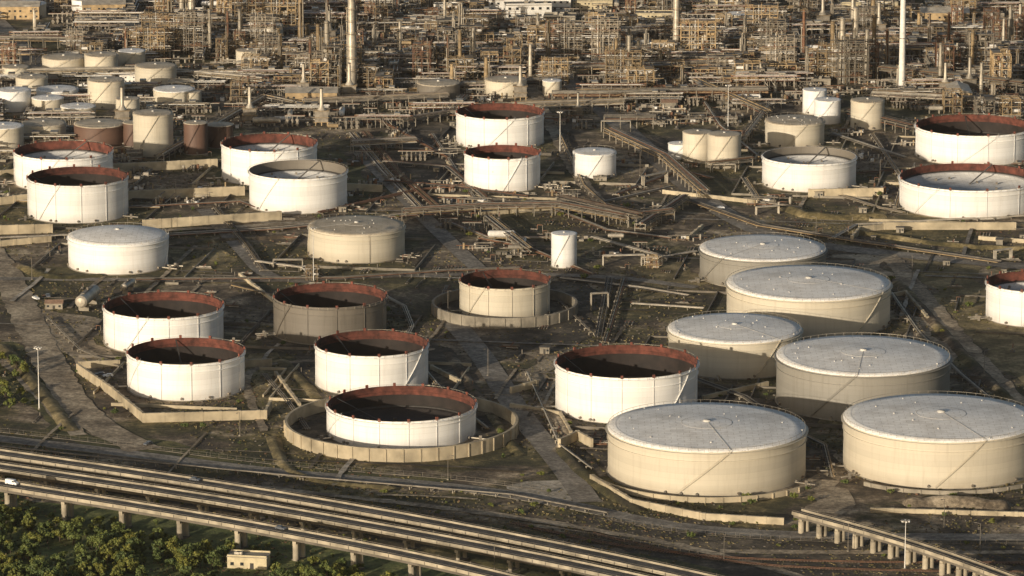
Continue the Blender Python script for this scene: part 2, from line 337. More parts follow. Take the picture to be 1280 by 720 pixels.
# ---------------------------------------------------------------- tanks
TANKS=[]
def tank(cx,wd,vt,vb,kind='open',col='white',name="oil_storage_tank",stair=(250,290),depthf=0.72,posts=12,rim='redrim'):
    pf=G(cx,vb); r=wd/2*depth(pf)/FP
    for _ in range(3): r=wd/2*(depth(pf)+r*math.cos(TH))/FP
    d=ray(cx,vt); yb=pf.y+2*r; t=(yb-CY)/d.y; H=CH+d.z*t
    x=pf.x+ray(cx,vb).x*r
    H=max(H,4)
    b=MB(); n=96 if r>14 else 40
    b.lathe([(r+0.5,0.0),(r+0.5,0.35),(r,0.36)],'conc',n)
    b.lathe([(r,0.3),(r,H)],col,n)
    if r>9:
        g=min(1.0,r*0.03)
        for zz,gg in ((H-0.9,g),(H-H*0.22,g*0.45)):
            b.lathe([(r,zz-0.12),(r+gg,zz-0.12),(r+gg,zz+0.12),(r,zz+0.12)],col,n,smooth=False)
    if kind=='open':
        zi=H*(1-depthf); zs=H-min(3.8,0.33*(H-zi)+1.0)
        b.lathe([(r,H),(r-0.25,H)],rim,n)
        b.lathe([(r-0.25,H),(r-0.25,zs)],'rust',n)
        b.lathe([(r-0.25,zs),(r-0.25,zi)],'inshade',n)
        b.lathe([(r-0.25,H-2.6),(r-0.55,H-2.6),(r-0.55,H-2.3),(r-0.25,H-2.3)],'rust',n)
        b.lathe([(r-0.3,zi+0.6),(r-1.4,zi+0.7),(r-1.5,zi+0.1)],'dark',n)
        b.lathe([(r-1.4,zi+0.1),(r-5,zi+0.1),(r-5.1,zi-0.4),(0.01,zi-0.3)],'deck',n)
        la=math.radians(U(80,170)); b.beam((math.cos(la)*(r-.8),math.sin(la)*(r-.8),H-0.6),(math.cos(la)*r*.3,math.sin(la)*r*0.3,zi+0.3),0.6,'dark',0.15)
        for i in range(-3,4): b.box((U(-.7,.7)*r,U(-.7,.7)*r,zi+0.3),(1.4,1.4,1.2),'dark')
    elif kind=='float':
        zi=H-max(1.4,H*depthf*0.4)
        b.lathe([(r,H),(r-0.3,H)],rim,n)
        b.lathe([(r-0.3,H),(r-0.3,zi)],'rust' if rim=='redrim' else 'grey',n)
        b.lathe([(r-0.3,zi+0.5),(r-1.4,zi+0.5),(r-1.4,zi)],'dark',n)
        b.lathe([(r-1.4,zi),(r-5,zi+0.15),(r-5.1,zi-0.25),(0.01,zi)],'deckl',n)
        b.beam((r*0.4,r*0.85,H+0.2),(0,0,zi+0.4),0.8,'steel',0.2)
        for i in range(6): b.box((U(-.6,.6)*r,U(-.6,.6)*r,zi+0.4),(1,1,1),'steel')
    else:
        rk='roof' if kind!='tancone' else 'tanroof'
        slope=0.06 if kind!='dome' else 0.12
        prof=[(r+0.15,H-0.25),(r+0.15,H)]
        for i in range(1,9):
            q=1-i/8.0; prof.append((max(0.01,r*q),H+r*slope*(1-q*q if kind=='dome' else 1-q)))
        b.lathe(prof,rk,n)
        top=H+r*slope
        b.lathe([(r*0.03+0.4,top-0.1),(r*0.03+0.4,top+0.5),(0.01,top+0.6)],'roofpipe',16)
        if r>16:
            zz=lambda q:H+r*slope*(1-q)
            b.lathe([(r*0.26,zz(0.26)+0.01),(r*0.26,zz(0.26)+0.06),(r*0.253,zz(0.253)+0.06)],'roofpipe',48)
            a=math.radians(stair[1])
            b.beam((math.cos(a)*r*0.98,math.sin(a)*r*0.98,H+0.2),(math.cos(a)*2,math.sin(a)*2,top+0.02),0.3,'roofpipe',0.05)
            for i in range(14):
                a=U(0,6.28); q=U(0.3,0.97); b.cyl((math.cos(a)*r*q,math.sin(a)*r*q,zz(q)-0.1),(math.cos(a)*r*q,math.sin(a)*r*q,zz(q)+0.4),U(.2,.4),'roofpipe',8)
    if r>9:
        nr=int(r*1.6)
        rr=r+(min(1,r*0.03) if kind in('open','float') else -0.2); z0=H-0.9 if kind in('open','float') else H
        for i in range(nr):
            a=2*math.pi*i/nr
            b.box((math.cos(a)*rr,math.sin(a)*rr,z0+0.6),(0.1,0.1,1.2),'silver')
        z0+=1.15
        b.lathe([(rr-0.04,z0),(rr+0.04,z0),(rr+0.04,z0+0.09),(rr-0.04,z0+0.09),(rr-0.04,z0)],'silver',n)
    if kind=='open' or (kind=='float' and rim=='redrim'):
        for i in range(posts):
            a=2*math.pi*(i+0.3)/posts
            b.box((math.cos(a)*(r+0.2),math.sin(a)*(r+0.2),H+0.45),(1.1,0.6,1.4),rim,a+math.pi/2)
            b.cyl((math.cos(a)*(r+0.25),math.sin(a)*(r+0.25),0.5),(math.cos(a)*(r+0.25),math.sin(a)*(r+0.25),H),0.12,col,5,caps=False)
    a0,a1=[math.radians(q) for q in stair]; ns=int(H*2.2)
    rs=r+0.3; sk=col
    P=[Vector((math.cos(a0+(a1-a0)*i/ns)*rs,math.sin(a0+(a1-a0)*i/ns)*rs,0.3+(H-0.3)*i/ns)) for i in range(ns+1)]
    for p,q in zip(P,P[1:]):
        b.beam(p,q,0.5,sk,0.1)
        o=Vector((p.x,p.y,0)).normalized()*0.24
        b.beam(p+o+Vector((0,0,1)),q+o+Vector((0,0,1)),0.06,sk,0.06)
        b.beam(p+o,p+o+Vector((0,0,1)),0.05,sk)
    for i in range(6 if r>10 else 2):
        a=math.radians(U(190,350)); dx,dy=math.cos(a),math.sin(a)
        b.cyl((dx*r,dy*r,1.3),(dx*(r+0.9),dy*(r+0.9),1.3),0.55,'steel',10)
    if r>14:
        for _ in range(2):
            a=math.radians(U(180,215) if R()<.5 else U(325,360)); dx,dy=math.cos(a),math.sin(a)
            b.cyl((dx*r,dy*r,1.0),(dx*(r+9),dy*(r+9),1.0),0.35,'silver',8); b.box((dx*(r+5),dy*(r+5),1.2),(1.2,1.2,2.4),'steel')
    o=b.obj(name,(x,pf.y+r,0)); TANKS.append((x,pf.y+r,r,H)); return o,(x,pf.y+r,r,H)
t1=tank(883,247,503,622,'cone','tan',stair=(250,282),name="crude_oil_storage_tank")[1]
t2=tank(1175,243,492,612,'cone','tan',stair=(262,292),name="crude_oil_storage_tank")[1]
tank(1078,216,419,528,'cone','taupe',stair=(230,262))
tank(1010,204,331,424,'cone','tan',stair=(300,330))
tank(918,166,391,474,'cone','tan',stair=(285,310))
tank(953,157,293,362,'cone','taupe',stair=(200,230))
t7=tank(783,177,431,531,'open','white',stair=(300,330),posts=14)[1]
t8=tank(502,185,482,564,'open','white',stair=(190,220),posts=16)[1]
tank(233,145,422,502,'open','white',stair=(195,225))
tank(205,148,365,444,'open','white',stair=(235,260))
tank(413,140,354,432,'open','grey',stair=(200,230))
tank(465,140,413,496,'open','white',stair=(300,335))
t13=tank(631,112,337,403,'open','tan',stair=(215,245))[1]
tank(148,124,281,344,'dome','white',stair=(340,370))
tank(446,120,269,330,'tancone','tan',stair=(180,200))
tank(98,124,208,280,'open','white',stair=(225,255),depthf=0.5)
tank(80,122,176,240,'float','white',stair=(240,270))
tank(337,118,167,233,'float','white')
tank(373,122,200,268,'float','white',stair=(220,250),rim='rusty')
tank(628,94,181,241,'open','white',depthf=0.6,stair=(270,300))
tank(625,109,129,188,'open','white',depthf=0.6)
tank(743,54,184,224,'cone','white')
tank(1011,117,183,241,'float','white',stair=(215,245),rim='white')
tank(1211,174,204,275,'float','white',stair=(215,240),depthf=0.7)
tank(1216,144,143,208,'open','white',depthf=0.6)
tank(1292,120,339,410,'float','white')
tank(993,74,143,186,'tancone','tan')
small=[(905,42,163,211,'tancone','tan'),(872,38,161,203,'tancone','tan'),(1084,42,121,163,'tancone','tan'),(1034,33,121,156,'cone','white'),(1018,30,109,144,'cone','white'),
(705,32,288,336,'cone','white'),(192,50,136,197,'tancone','tan'),(632,52,94,123,'tancone','tan'),(195,52,77,112,'tancone','tan'),(218,52,106,137,'cone','tan'),(127,42,64,96,'tancone','tan'),
(133,46,95,137,'tancone','tan'),(72,52,106,132,'cone','white'),(18,42,108,141,'cone','white'),(245,30,150,194,'tancone','brown'),(125,64,148,186,'tancone','brown'),(55,56,148,182,'tancone','tan'),
(5,50,152,192,'cone','tan'),(80,54,66,94,'tancone','tan'),(165,34,60,86,'cone','tan'),(40,40,92,118,'tancone','tan'),(160,30,120,152,'tancone','tan'),(275,34,152,186,'tancone','brown'),(310,30,60,86,'tancone','tan'),
(548,54,98,126,'tancone','grey'),(690,24,98,120,'cone','tan'),(922,30,14,34,'cone','tan'),(98,44,128,150,'cone','tan'),(36,44,0,24,'cone','tan'),(108,36,-4,18,'cone','white'),(340,28,28,56,'tancone','tan'),
(60,40,118,142,'cone','tan'),(20,34,80,102,'tancone','tan'),(240,24,112,136,'tancone','tan'),(168,28,150,184,'tancone','brown'),(850,30,176,200,'cone','white')]
for s_ in small: tank(*s_,name="small_storage_tank",stair=(220,290))
def arcwall(name,c,r,a0,a1,h,th=0.8,k='wallc'):
    b=MB(); a0=math.radians(a0);a1=math.radians(a1)
    b.lathe([(r,0),(r,h),(r-th,h),(r-th,0)],k,96,a0,a1,smooth=False)
    na=int((a1-a0)*r/7)
    for i in range(na):
        a=a0+(a1-a0)*(i+.5)/na; b.box((math.cos(a)*(r+0.15),math.sin(a)*(r+0.15),h*0.48),(0.5,0.5,h*0.96),k,a)
    b.obj(name,(c[0],c[1],0))
s8=depth(Vector((t8[0],t8[1],0)))/FP; arcwall("ring_bund_wall",t8,146*s8,0,360,5.6,1.1)
s13=depth(Vector((t13[0],t13[1],0)))/FP; arcwall("ring_bund_wall",t13,91*s13,0,360,5.0,1.0,'conc')
arcwall("curved_bund_wall",t1,t1[2]*1.2,195,322,2.2)
arcwall("curved_bund_wall",t2,t2[2]*1.2,225,330,1.6,k='conc')
for tt,rr in ((t8,145*s8),(t13,90*s13)):
    zr[0]+=.008; sheet("dark_ground",[(tt[0]+math.cos(a*.0654)*rr,tt[1]+math.sin(a*.0654)*rr) for a in range(96)],'darkpad',zr[0])
def free(x,y,rad,self=True,roads=True):
    for a,b_,r,h in TANKS:
        if (x-a)**2+(y-b_)**2<(r+rad)**2:return False
    if roads:
        for a,b_,wd in ROADS:
            if (x-a)**2+(y-b_)**2<(wd+rad)**2:return False
    if self:
        for a,b_,r in PLACED:
            if (x-a)**2+(y-b_)**2<(r+rad)**2:return False
    return True
PLACED=[]
# ---------------------------------------------------------------- bund walls
def wallw(P,h=2.2,th=1.1,k='wallc',name="bund_wall"):
    b=MB()
    for p,q in zip(P,P[1:]):
        b.beam((p.x,p.y,h/2),(q.x,q.y,h/2),th,k,h)
        L=(q-p).length; d=(q-p).normalized()
        for i in range(int(L/8)+1):
            a=p+d*min(L,i*8); b.box((a.x,a.y,h/2+0.06),(th*1.3,th*1.3,h+0.12),k,math.atan2(d.y,d.x))
    b.obj(name)
for px,h in [([(98,466),(140,495),(180,528),(332,524),(338,512)],4),([(250,462),(340,458)],3.5),([(130,216),(272,209)],4.6),([(160,250),(306,244)],4.8),([(0,256),(34,252)],4),([(-40,294),(66,291)],4.6),([(180,286),(290,279),(352,275)],4.6),
  ([(430,238),(478,240)],3.8),([(1012,247),(1104,245)],4.4),([(1105,287),(1270,287)],3.8),([(1065,302),(1075,290),(1105,287)],3),([(-40,312),(64,302)],3),([(100,460),(150,458)],3),
  ([(740,602),(790,632),(880,650),(980,656)],2.8),([(1090,640),(1300,646)],1.8),([(640,492),(672,483)],3),([(345,470),(375,510)],2),([(600,270),(690,262)],2),([(560,205),(590,240)],1.5),([(1225,300),(1300,305)],2),
  ([(280,220),(300,230)],2),([(880,500),(960,482)],2),([(860,300),(878,285)],2),([(0,220),(20,218)],3),([(300,345),(345,380)],1.5),([(540,462),(575,480)],2),([(1110,372),(1132,368),(1160,400)],1.8),([(830,242),(950,255)],2),([(640,510),(700,520),(714,545)],2),([(700,560),(722,550),(740,560)],4)]:
    wallw([G(*p) for p in px],h)
GA=-0.16
def gridv(dx,dy): return Vector((dx*math.cos(GA)-dy*math.sin(GA),dx*math.sin(GA)+dy*math.cos(GA),0))
for i,(x,y,r,h) in enumerate(TANKS[2:27]):
    if abs(x-t8[0])<1 or abs(x-t13[0])<1: continue
    m=r+U(9,15); k=random.choice(['wallc','conc','concd']); hh=U(.8,1.5); b=MB(); got=False
    cs=[gridv(-m,-m),gridv(m,-m),gridv(m,m),gridv(-m,m)]
    for j in range(4):
        p=Vector((x,y,0))+cs[j]; q=Vector((x,y,0))+cs[(j+1)%4]; S=resample([p,q],6)
        for a,c in zip(S,S[1:]):
            mid=(a+c)/2
            if free(mid.x,mid.y,4,False): b.beam((a.x,a.y,hh/2),(c.x,c.y,hh/2),.5,k,hh); got=True
    if got: b.obj("low_containment_wall")
def mound(px,wd,h,k='ground',name="earth_bund"):
    P=resample(smooth_path([G(*p) for p in px],2),5); b=MB(); vs=[]
    for i,p in enumerate(P):
        a=P[max(0,i-1)];c=P[min(len(P)-1,i+1)]; d=(c-a).normalized(); nn=Vector((-d.y,d.x,0)); e=0.01 if i in(0,len(P)-1) else U(.7,1.15)
        for o_,z in((-.5,-0.05),(-.2,.8),(0,1),(.2,.8),(.5,-0.05)): vs.append(p+nn*wd*(o_+U(-.05,.05))+Vector((0,0,z*h*e)))
    m=len(P)
    b.add(vs,[(i*5+j,i*5+j+1,(i+1)*5+j+1,(i+1)*5+j) for i in range(m-1) for j in range(4)],k,True); b.obj(name)
for a in [([(985,262),(1020,275),(1110,272)],9,3,'drygrass'),([(640,508),(700,520),(710,545)],7,1.5,'dirt'),([(1130,632),(1190,628),(1262,636)],12,3.0,'dirt'),([(700,560),(735,600),(800,640)],7,1.6,'ground'),
          ([(0,430),(60,500),(90,540)],8,1.6,'drygrass'),([(1120,350),(1200,440),(1260,500)],7,1.6,'ground'),([(340,545),(360,600),(500,612)],6,1.2,'drygrass'),
          ([(470,262),(560,262),(640,255)],8,1.3,'ground'),([(1060,290),(1200,310),(1300,312)],7,2,'drygrass'),([(20,330),(60,350),(130,345)],8,1.6,'ground'),([(560,440),(600,500),(650,570)],6,1.4,'ground'),
          ([(350,450),(380,480),(395,500)],7,1.2,'drygrass'),([(20,200),(0,230),(-40,260)],7,1.6,'ground'),([(210,310),(280,300),(380,296)],6,1.4,'ground')]:
    mound(*a)
for _ in range(90):
    u=U(-20,1300); v=U(165,620); p=G(u,v); al=R()<.5; L=U(25,110)
    d=gridv(1,0) if al else gridv(0,1)
    q=p+d*L; S=resample([p,q],6); run=[]
    for s in S:
        if free(s.x,s.y,3,False,False): run.append(s)
        else: break
    if len(run)>3: road("footpath" if R()<.5 else "drain",[tuple(s) for s in (run[0],run[len(run)//2]+Vector((U(-2,2),U(-2,2),0)),run[-1])],U(.8,2.4),random.choice(['dirt','dirt','darkpad','gravel','roadgrey']),world=True,excl=False)
# ---------------------------------------------------------------- pipelines & racks
def pipeline(px,n=5,gap=0.9,z=0.8,rad=(0.16,0.36),name="pipeline",sup=9,cols=('silver','steel','steeltan','silver','rusty','steel','dark'),rack=False):
    P=[G(*p) for p in px]; b=MB()
    for j in range(n):
        off=(j-(n-1)/2)*gap; r=U(*rad); k=random.choice(cols); Q=offsets(P,off)
        for lv in range(2 if rack else 1):
            zz=z-lv*2.2+r
            for p,q in zip(Q,Q[1:]): b.cyl((p.x,p.y,zz),(q.x,q.y,zz),r,k,7)
            k=random.choice(cols)
    W=n*gap+1
    for p,q in zip(P,P[1:]):
        L=(q-p).length; d=(q-p).normalized(); nn=Vector((-d.y,d.x,0))
        for i in range(int(L/sup)+1):
            a=p+d*min(L,i*sup)
            for lv in range(2 if rack else 1):
                zz=z-lv*2.2
                b.beam(a-nn*W/2+Vector((0,0,zz-.2)),a+nn*W/2+Vector((0,0,zz-.2)),0.35,'conc',0.35)
            for s in(-1,1):
                e=a+nn*s*(W/2-.3); b.beam((e.x,e.y,0),(e.x,e.y,z-.1),0.4,'conc' )
        if rack:
            for s in(-1,1):
                o=nn*s*W/2; b.beam(p+o+Vector((0,0,z-.2)),q+o+Vector((0,0,z-.2)),0.2,'steel',0.35)
                b.beam(p+o+Vector((0,0,z+.9)),q+o+Vector((0,0,z+.9)),0.08,'steel')
    b.obj(name)
for px,n in [([(440,168),(480,215),(525,262)],6),([(456,168),(500,222),(548,264)],5),([(170,352),(430,350),(560,341),(650,338)],5),([(200,297),(350,288),(500,272),(600,265)],6),
    ([(860,252),(950,284),(1080,305),(1250,330)],6),([(762,350),(748,425)],4),([(780,352),(772,380),(756,432)],3),([(790,382),(880,388)],4),([(600,300),(660,312),(740,345)],4),
    ([(480,205),(560,212),(620,262)],5),([(690,262),(760,290),(840,300)],5),([(0,300),(80,297),(200,290)],4),([(320,330),(380,338),(390,350)],3),([(535,470),(560,500),(610,540)],3),
    ([(480,372),(505,385),(515,410),(500,440)],3),([(870,478),(930,500),(960,520)],4),([(1000,545),(1030,560),(1040,600)],3),([(1115,370),(1150,420),(1200,470),(1260,520)],3),([(0,252),(140,262),(200,262)],3),
    ([(400,268),(520,240),(600,232)],4),([(660,470),(700,560),(740,590)],2),([(-50,556),(120,575),(380,600),(640,622),(760,645)],2),([(770,245),(850,215),(890,225)],4),([(1040,300),(1070,283),(1280,272)],4),
    ([(270,262),(310,310),(330,340)],4),([(130,240),(160,262),(300,255),(320,262)],3),([(930,225),(950,255),(1000,262)],4),([(330,470),(360,505),(385,540)],3),([(150,462),(100,440),(60,400)],2),([(700,350),(800,362),(860,372)],5),
    ([(540,170),(600,262)],3),([(700,170),(730,235),(780,280)],3),([(0,160),(150,210),(270,205)],3),([(470,150),(560,200)],4),([(880,130),(900,160),(950,200)],3),([(1090,170),(1130,230),(1120,262)],3),([(640,250),(720,262),(840,235)],4),([(290,360),(340,372)],2),([(560,360),(545,390)],3),([(690,370),(740,420)],2),
    ([(860,400),(900,480)],2),([(1040,170),(1130,200)],4),([(560,280),(610,300),(690,300)],4),([(740,300),(830,325),(870,318)],4),([(480,230),(560,236),(660,250)],4),([(950,215),(1100,262),(1130,268)],3),([(1060,220),(1120,215)],3)]:
    pipeline(px,n,z=U(.7,1.6))
for px,n,z in [([(505,276),(600,270),(700,268),(780,283),(840,276)],7,6),([(700,262),(800,285)],5,7),([(760,172),(830,205),(880,250)],5,5),([(755,160),(820,160)],5,7),([(690,130),(760,130),(870,126),(960,126)],7,7),
    ([(380,140),(470,136),(560,132)],7,7),([(440,190),(520,186)],6,6),([(640,145),(780,140)],6,7),([(800,292),(855,256)],5,5),([(610,280),(660,320)],4,4),([(1060,150),(1140,170)],5,6),
    ([(200,205),(330,130),(380,140)],4,5),([(700,100),(900,92)],7,8),([(870,110),(960,150)],4,5),([(1100,100),(1280,120)],6,8),([(0,100),(200,98),(330,110)],5,6),([(560,120),(700,112)],6,7),([(930,180),(960,140)],3,5),([(885,215),(940,208)],4,5),
    ([(500,160),(560,150),(580,130)],5,5),([(0,60),(120,62),(250,58)],6,7),([(1090,128),(1290,138)],6,6),([(560,150),(700,155)],4,5)]:
    pipeline(px,n,z=z,rack=True,name="pipe_rack",gap=1.0,rad=(0.18,0.4))
def loop(u,v,wd,h,rz,name="pipe_expansion_loop"):
    b=MB()
    for j in range(3):
        y=j*0.9; r=0.3
        P=[(-wd/2,y,0),(-wd/2,y,h),(wd/2,y,h),(wd/2,y,0)]
        for p,q in zip(P,P[1:]): b.cyl(p,q,r,'silver',8)
    b.obj(name,tuple(G(u,v)),rz)
for a in [(780,332,20,5,.1),(815,332,10,4,.1),(770,165,16,6,0),(820,232,18,6,.8),(905,215,12,4,0),(460,160,14,5,0),(1255,325,10,5,.6),(750,388,8,8,.2),(360,335,14,4,0),(960,268,12,4,.3)]: loop(*a)
# ---------------------------------------------------------------- process equipment variants
def column_mesh(h,r,k,nplat):
    b=MB(); b.cyl((0,0,0),(0,0,2.5),r*1.15,'concd',16)
    hs=h*U(.45,.7); r2=r*U(.7,1)
    b.lathe([(r,2.5),(r,hs),(r2,hs+1.5),(r2,h)],k,18); b.dome((0,0,h),r2,k,18)
    for i in range(nplat):
        z=h*(0.2+0.78*i/max(1,nplat-1)); rr=r if z<hs else r2; a0=U(0,6); 
        b.lathe([(rr,z),(rr+1.3,z),(rr+1.3,z+0.15),(rr,z+0.15)],'steel',14,a0,a0+U(3,6.2),smooth=False)
        b.lathe([(rr+1.28,z+1.0),(rr+1.34,z+1.0),(rr+1.34,z+1.12),(rr+1.28,z+1.12)],'steeltan',14,a0,a0+5,smooth=False)
        for q in range(7):
            a=a0+q*.7; b.beam((math.cos(a)*(rr+1.3),math.sin(a)*(rr+1.3),z),(math.cos(a)*(rr+1.3),math.sin(a)*(rr+1.3),z+1.1),0.07,'steeltan')
    for i in range(3):
        a=U(3.3,6.1); rr=r+0.5; z1=h*U(.6,1.0)
        b.cyl((math.cos(a)*rr,math.sin(a)*rr,0),(math.cos(a)*rr,math.sin(a)*rr,z1),U(.15,.35),'silver',7)
        b.cyl((math.cos(a)*rr,math.sin(a)*rr,z1),(0,0,z1),.25,'silver',7)
    a=4.4; b.beam((math.cos(a)*(r+.9),math.sin(a)*(r+.9),0),(math.cos(a)*(r+.9),math.sin(a)*(r+.9),h),0.5,'steel',0.12)
    return b.mesh("distillation_column")
def frame_mesh(nx,ny,nl,lh=4.2,bay=5.0,stl='steeltan'):
    b=MB(); X=[(i-nx/2)*bay for i in range(nx+1)];Y=[(i-ny/2)*bay for i in range(ny+1)]
    for x in X:
        for y in Y: b.beam((x,y,0),(x,y,nl*lh*U(.92,1.08)),0.4,stl)
    for l in range(1,nl+1):
        z=l*lh
        for y in Y: b.beam((X[0],y,z),(X[-1],y,z),0.25,stl,0.4)
        for x in X: b.beam((x,Y[0],z),(x,Y[-1],z),0.25,stl,0.4)
        for i in range(nx):
            for j in range(ny):
                if R()<.45: b.box((X[i]+bay/2,Y[j]+bay/2,z+.3),(bay-.1,bay-.1,.12),random.choice(['steel','concd','dark']))
        for (p,q) in (((X[0],Y[0]),(X[-1],Y[0])),((X[0],Y[0]),(X[0],Y[-1])),((X[-1],Y[0]),(X[-1],Y[-1]))):
            b.beam((p[0],p[1],z+1.3),(q[0],q[1],z+1.3),0.1,'steeltan')
    for l in range(nl):
        for i in range(nx):
            if R()<.45: b.beam((X[i],Y[0],l*lh),(X[i+1],Y[0],(l+1)*lh),0.22,stl)
        z=l*lh+0.4
        for _ in range(nx+2):
            t=R(); x=U(X[0]+1,X[-1]-1); y=U(Y[0]+1,Y[-1]-1)
            if t<.35: rr=U(.5,1.1); b.cyl((x-U(1,3),y,z+rr),(x+U(1,3),y,z+rr),rr,random.choice(['silver','wht','steeltan','rusty']),12)
            elif t<.6: rr=U(.4,1.1); b.cyl((x,y,z),(x,y,z+U(2,5)),rr,random.choice(['silver','steel','rusty']),10)
            elif t<.8: b.box((x,y,z+1),(U(1,3),U(1,2),2),random.choice(['steel','dark','dark','wht']))
    for _ in range(nx*nl*2+6):
        x=U(X[0],X[-1]); y=U(Y[0]-1,Y[-1]); r=U(.1,.28); k=random.choice(['silver','silver','steel','rusty','wht','steeltan'])
        if R()<.5: b.cyl((x,y,0.5),(x,y,U(.4,1.15)*nl*lh),r,k,6)
        else:
            z=U(.2,1)*nl*lh; b.cyl((X[0]-U(0,6),y,z),(X[-1]+U(0,6),y,z),r,k,6)
    for l in range(nl):
        s=1 if l%2 else -1
        b.beam((X[-1]+1.2,-2.5*s,l*lh),(X[-1]+1.2,2.5*s,(l+1)*lh),1.0,'steel',.2)
    return b.mesh("process_structure")
def exch_mesh():
    b=MB(); n=random.randint(3,6)
    for i in range(n):
        x=(i-n/2)*3.0; r=U(.5,.9); k=random.choice(['silver','steeltan','rusty','steel','steel'])
        for z in (1.8,4.2)[:random.randint(1,2)]:
            b.cyl((x,-4,z),(x,4,z),r,k,12); b.cyl((x,-4.3,z),(x,-3.8,z),r*1.15,'steel',12)
            for y in(-2.5,2.5): b.box((x,y,z-1.2),(r*1.4,.5,1.6),'conc')
        b.cyl((x,-3,4.5),(x,-3,6.5),.2,'silver',6)
    b.cyl((-n*2,-3,6.5),(n*2,-3,6.5),.3,'silver',7); b.cyl((-n*2,2,6),(n*2,2,6),.2,'rusty',7)
    for _ in range(6):
        x=U(-9,9);y=U(-5,5); b.cyl((x,y,0),(x,y,U(2,6)),.18,'steel',6); b.box((x+1,y+1,.8),(U(1,2),U(1,2),1.6),random.choice(['steel','dark','conc']))
    return b.mesh("heat_exchanger_bank")
def drum_mesh(L,r,k):
    b=MB(); z=r+1.6; b.cyl((-L/2,0,z),(L/2,0,z),r,k,20)
    for s in(-1,1):
        b.cyl((s*L/2,0,z),(s*(L/2+r*.35),0,z),r,k,20,r2=r*.7); b.cyl((s*(L/2+r*.35),0,z),(s*(L/2+r*.55),0,z),r*.7,k,20,r2=r*.15)
        b.box((s*L*.3,0,.9),(.8,r*1.7,1.8),'conc')
    b.cyl((0,0,z+r*.9),(0,0,z+r+.9),.4,'steel',8); b.box((0,0,z+r+.2),(L*.7,.9,.12),'steel')
    b.beam((-L*.35,-.5,z+r+1.1),(L*.35,-.5,z+r+1.1),.07,'steel')
    return b.mesh("horizontal_pressure_vessel")
def heater_mesh():
    b=MB(); b.box((0,0,5.5),(8,6,7),'steel'); 
    for x in(-3.5,0,3.5):
        for y in(-2.6,2.6): b.beam((x,y,0),(x,y,9.2),.5,'steeltan')
    for z in(2.2,5,9.05): b.box((0,0,z),(9.4,7.4,.18),'steeltan')
    b.lathe([(2.6,9.15),(1.1,12),(0.9,22)],'silver',14); b.lathe([(.9,22),(1.05,22),(1.05,22.4),(.9,22.4)],'dark',14)
    return b.mesh("fired_heater")
def rack_mesh(h=7):
    b=MB()
    for i in range(7):
        x=-18+i*6
        for y in(-3.5,3.5): b.beam((x,y,0),(x,y,h+.6),.35,'conc')
        for z in(h-2.6,h): b.beam((x,-4,z),(x,4,z),.3,'conc',.4)
    for z in(h-2.3,h+.3):
        for j in range(9):
            r=U(.12,.36); b.cyl((-18-U(0,4),-3.4+j*.85,z+r),(18+U(0,4),-3.4+j*.85,z+r),r,random.choice(['silver','steel','steeltan','rusty','wht','dark']),6)
    for i in range(2):
        x=U(-15,12); b.box((x+1.5,0,h+2.4),(4,6,.8),random.choice(['silver','steel'])); 
        for y in(-2.6,2.6): b.beam((x,y,h),(x,y,h+2),.2,'steel'); b.beam((x+3.3,y,h),(x+3.3,y,h+2),.2,'steel')
    for i in range(6):
        x=U(-16,16); s=random.choice((-1,1)); b.cyl((x,s*4.4,.2),(x,s*4.4,h),.2,'steel',6); b.cyl((x,s*4.4,U(2,h)),(x+U(-4,4),s*7,U(1,h)),.18,'silver',6)
    return b.mesh("pipe_rack")
def building_mesh(w_,d_,h_,k,rk,pitch=0):
    b=MB(); b.box((0,0,h_/2),(w_,d_,h_),k)
    if pitch:
        b.add([(-w_/2-.4,-d_/2-.4,h_+.01),(w_/2+.4,-d_/2-.4,h_+.01),(w_/2+.4,d_/2+.4,h_+.01),(-w_/2-.4,d_/2+.4,h_+.01),(-w_/2-.4,0,h_+pitch),(w_/2+.4,0,h_+pitch)],[(0,1,5,4),(2,3,4,5),(0,4,3),(1,2,5),(3,2,1,0)],rk)
    else:
        b.box((0,0,h_+.15),(w_+.6,d_+.6,.3),rk)
        for s in(-1,1): b.box((0,s*(d_/2),h_+.6),(w_,.25,.6),k)
        for _ in range(3): b.box((U(-.4,.4)*w_,U(-.3,.3)*d_,h_+.9),(1.8,1.4,1.2),'silver')
    ns=max(1,int(h_/3.4)); nw=int(w_/3.2)
    for s in range(ns):
        for i in range(nw):
            x=-w_/2+(i+.5)*w_/nw
            if s==0 and i==nw//2: b.box((x,-d_/2-.03,1.15),(1.4,.1,2.3),'dark')
            elif (i+s)%4!=3:
                b.box((x,-d_/2-.03,s*3.4+1.9),(1.3,.12,1.1),'glass'); b.box((x,-d_/2-.08,s*3.4+1.25),(1.6,.2,.12),'conc')
    return b.mesh("industrial_building")
def clutter_mesh():
    b=MB()
    for _ in range(14):
        x,y=U(-9,9),U(-6,6); t=R()
        if t<.4: h=U(1,4.5); b.cyl((x,y,0),(x,y,h),U(.3,1.0),random.choice(['silver','steel','rusty','steeltan']),10)
        elif t<.7: b.box((x,y,U(.6,1.4)),(U(1,4),U(1,3),U(1.2,2.8)),random.choice(['steel','concd','dark','conc','wht']))
        else: z=U(.6,4); b.cyl((x-6,y,z),(x+6,y,z),U(.15,.35),random.choice(['silver','steel','rusty']),7); b.beam((x-4,y,0),(x-4,y,z),.25,'conc'); b.beam((x+4,y,0),(x+4,y,z),.25,'conc')
    return b.mesh("pump_area")
cols=[column_mesh(h,r,k,n) for h,r,k,n in [(26,1.3,'silver',4),(34,1.7,'steeltan',5),(42,2.0,'silver',6),(20,1.5,'steel',3),(50,2.3,'silver',7),(28,0.9,'rusty',4),(17,1.0,'silver',2),(14,1.3,'steeltan',2)]]
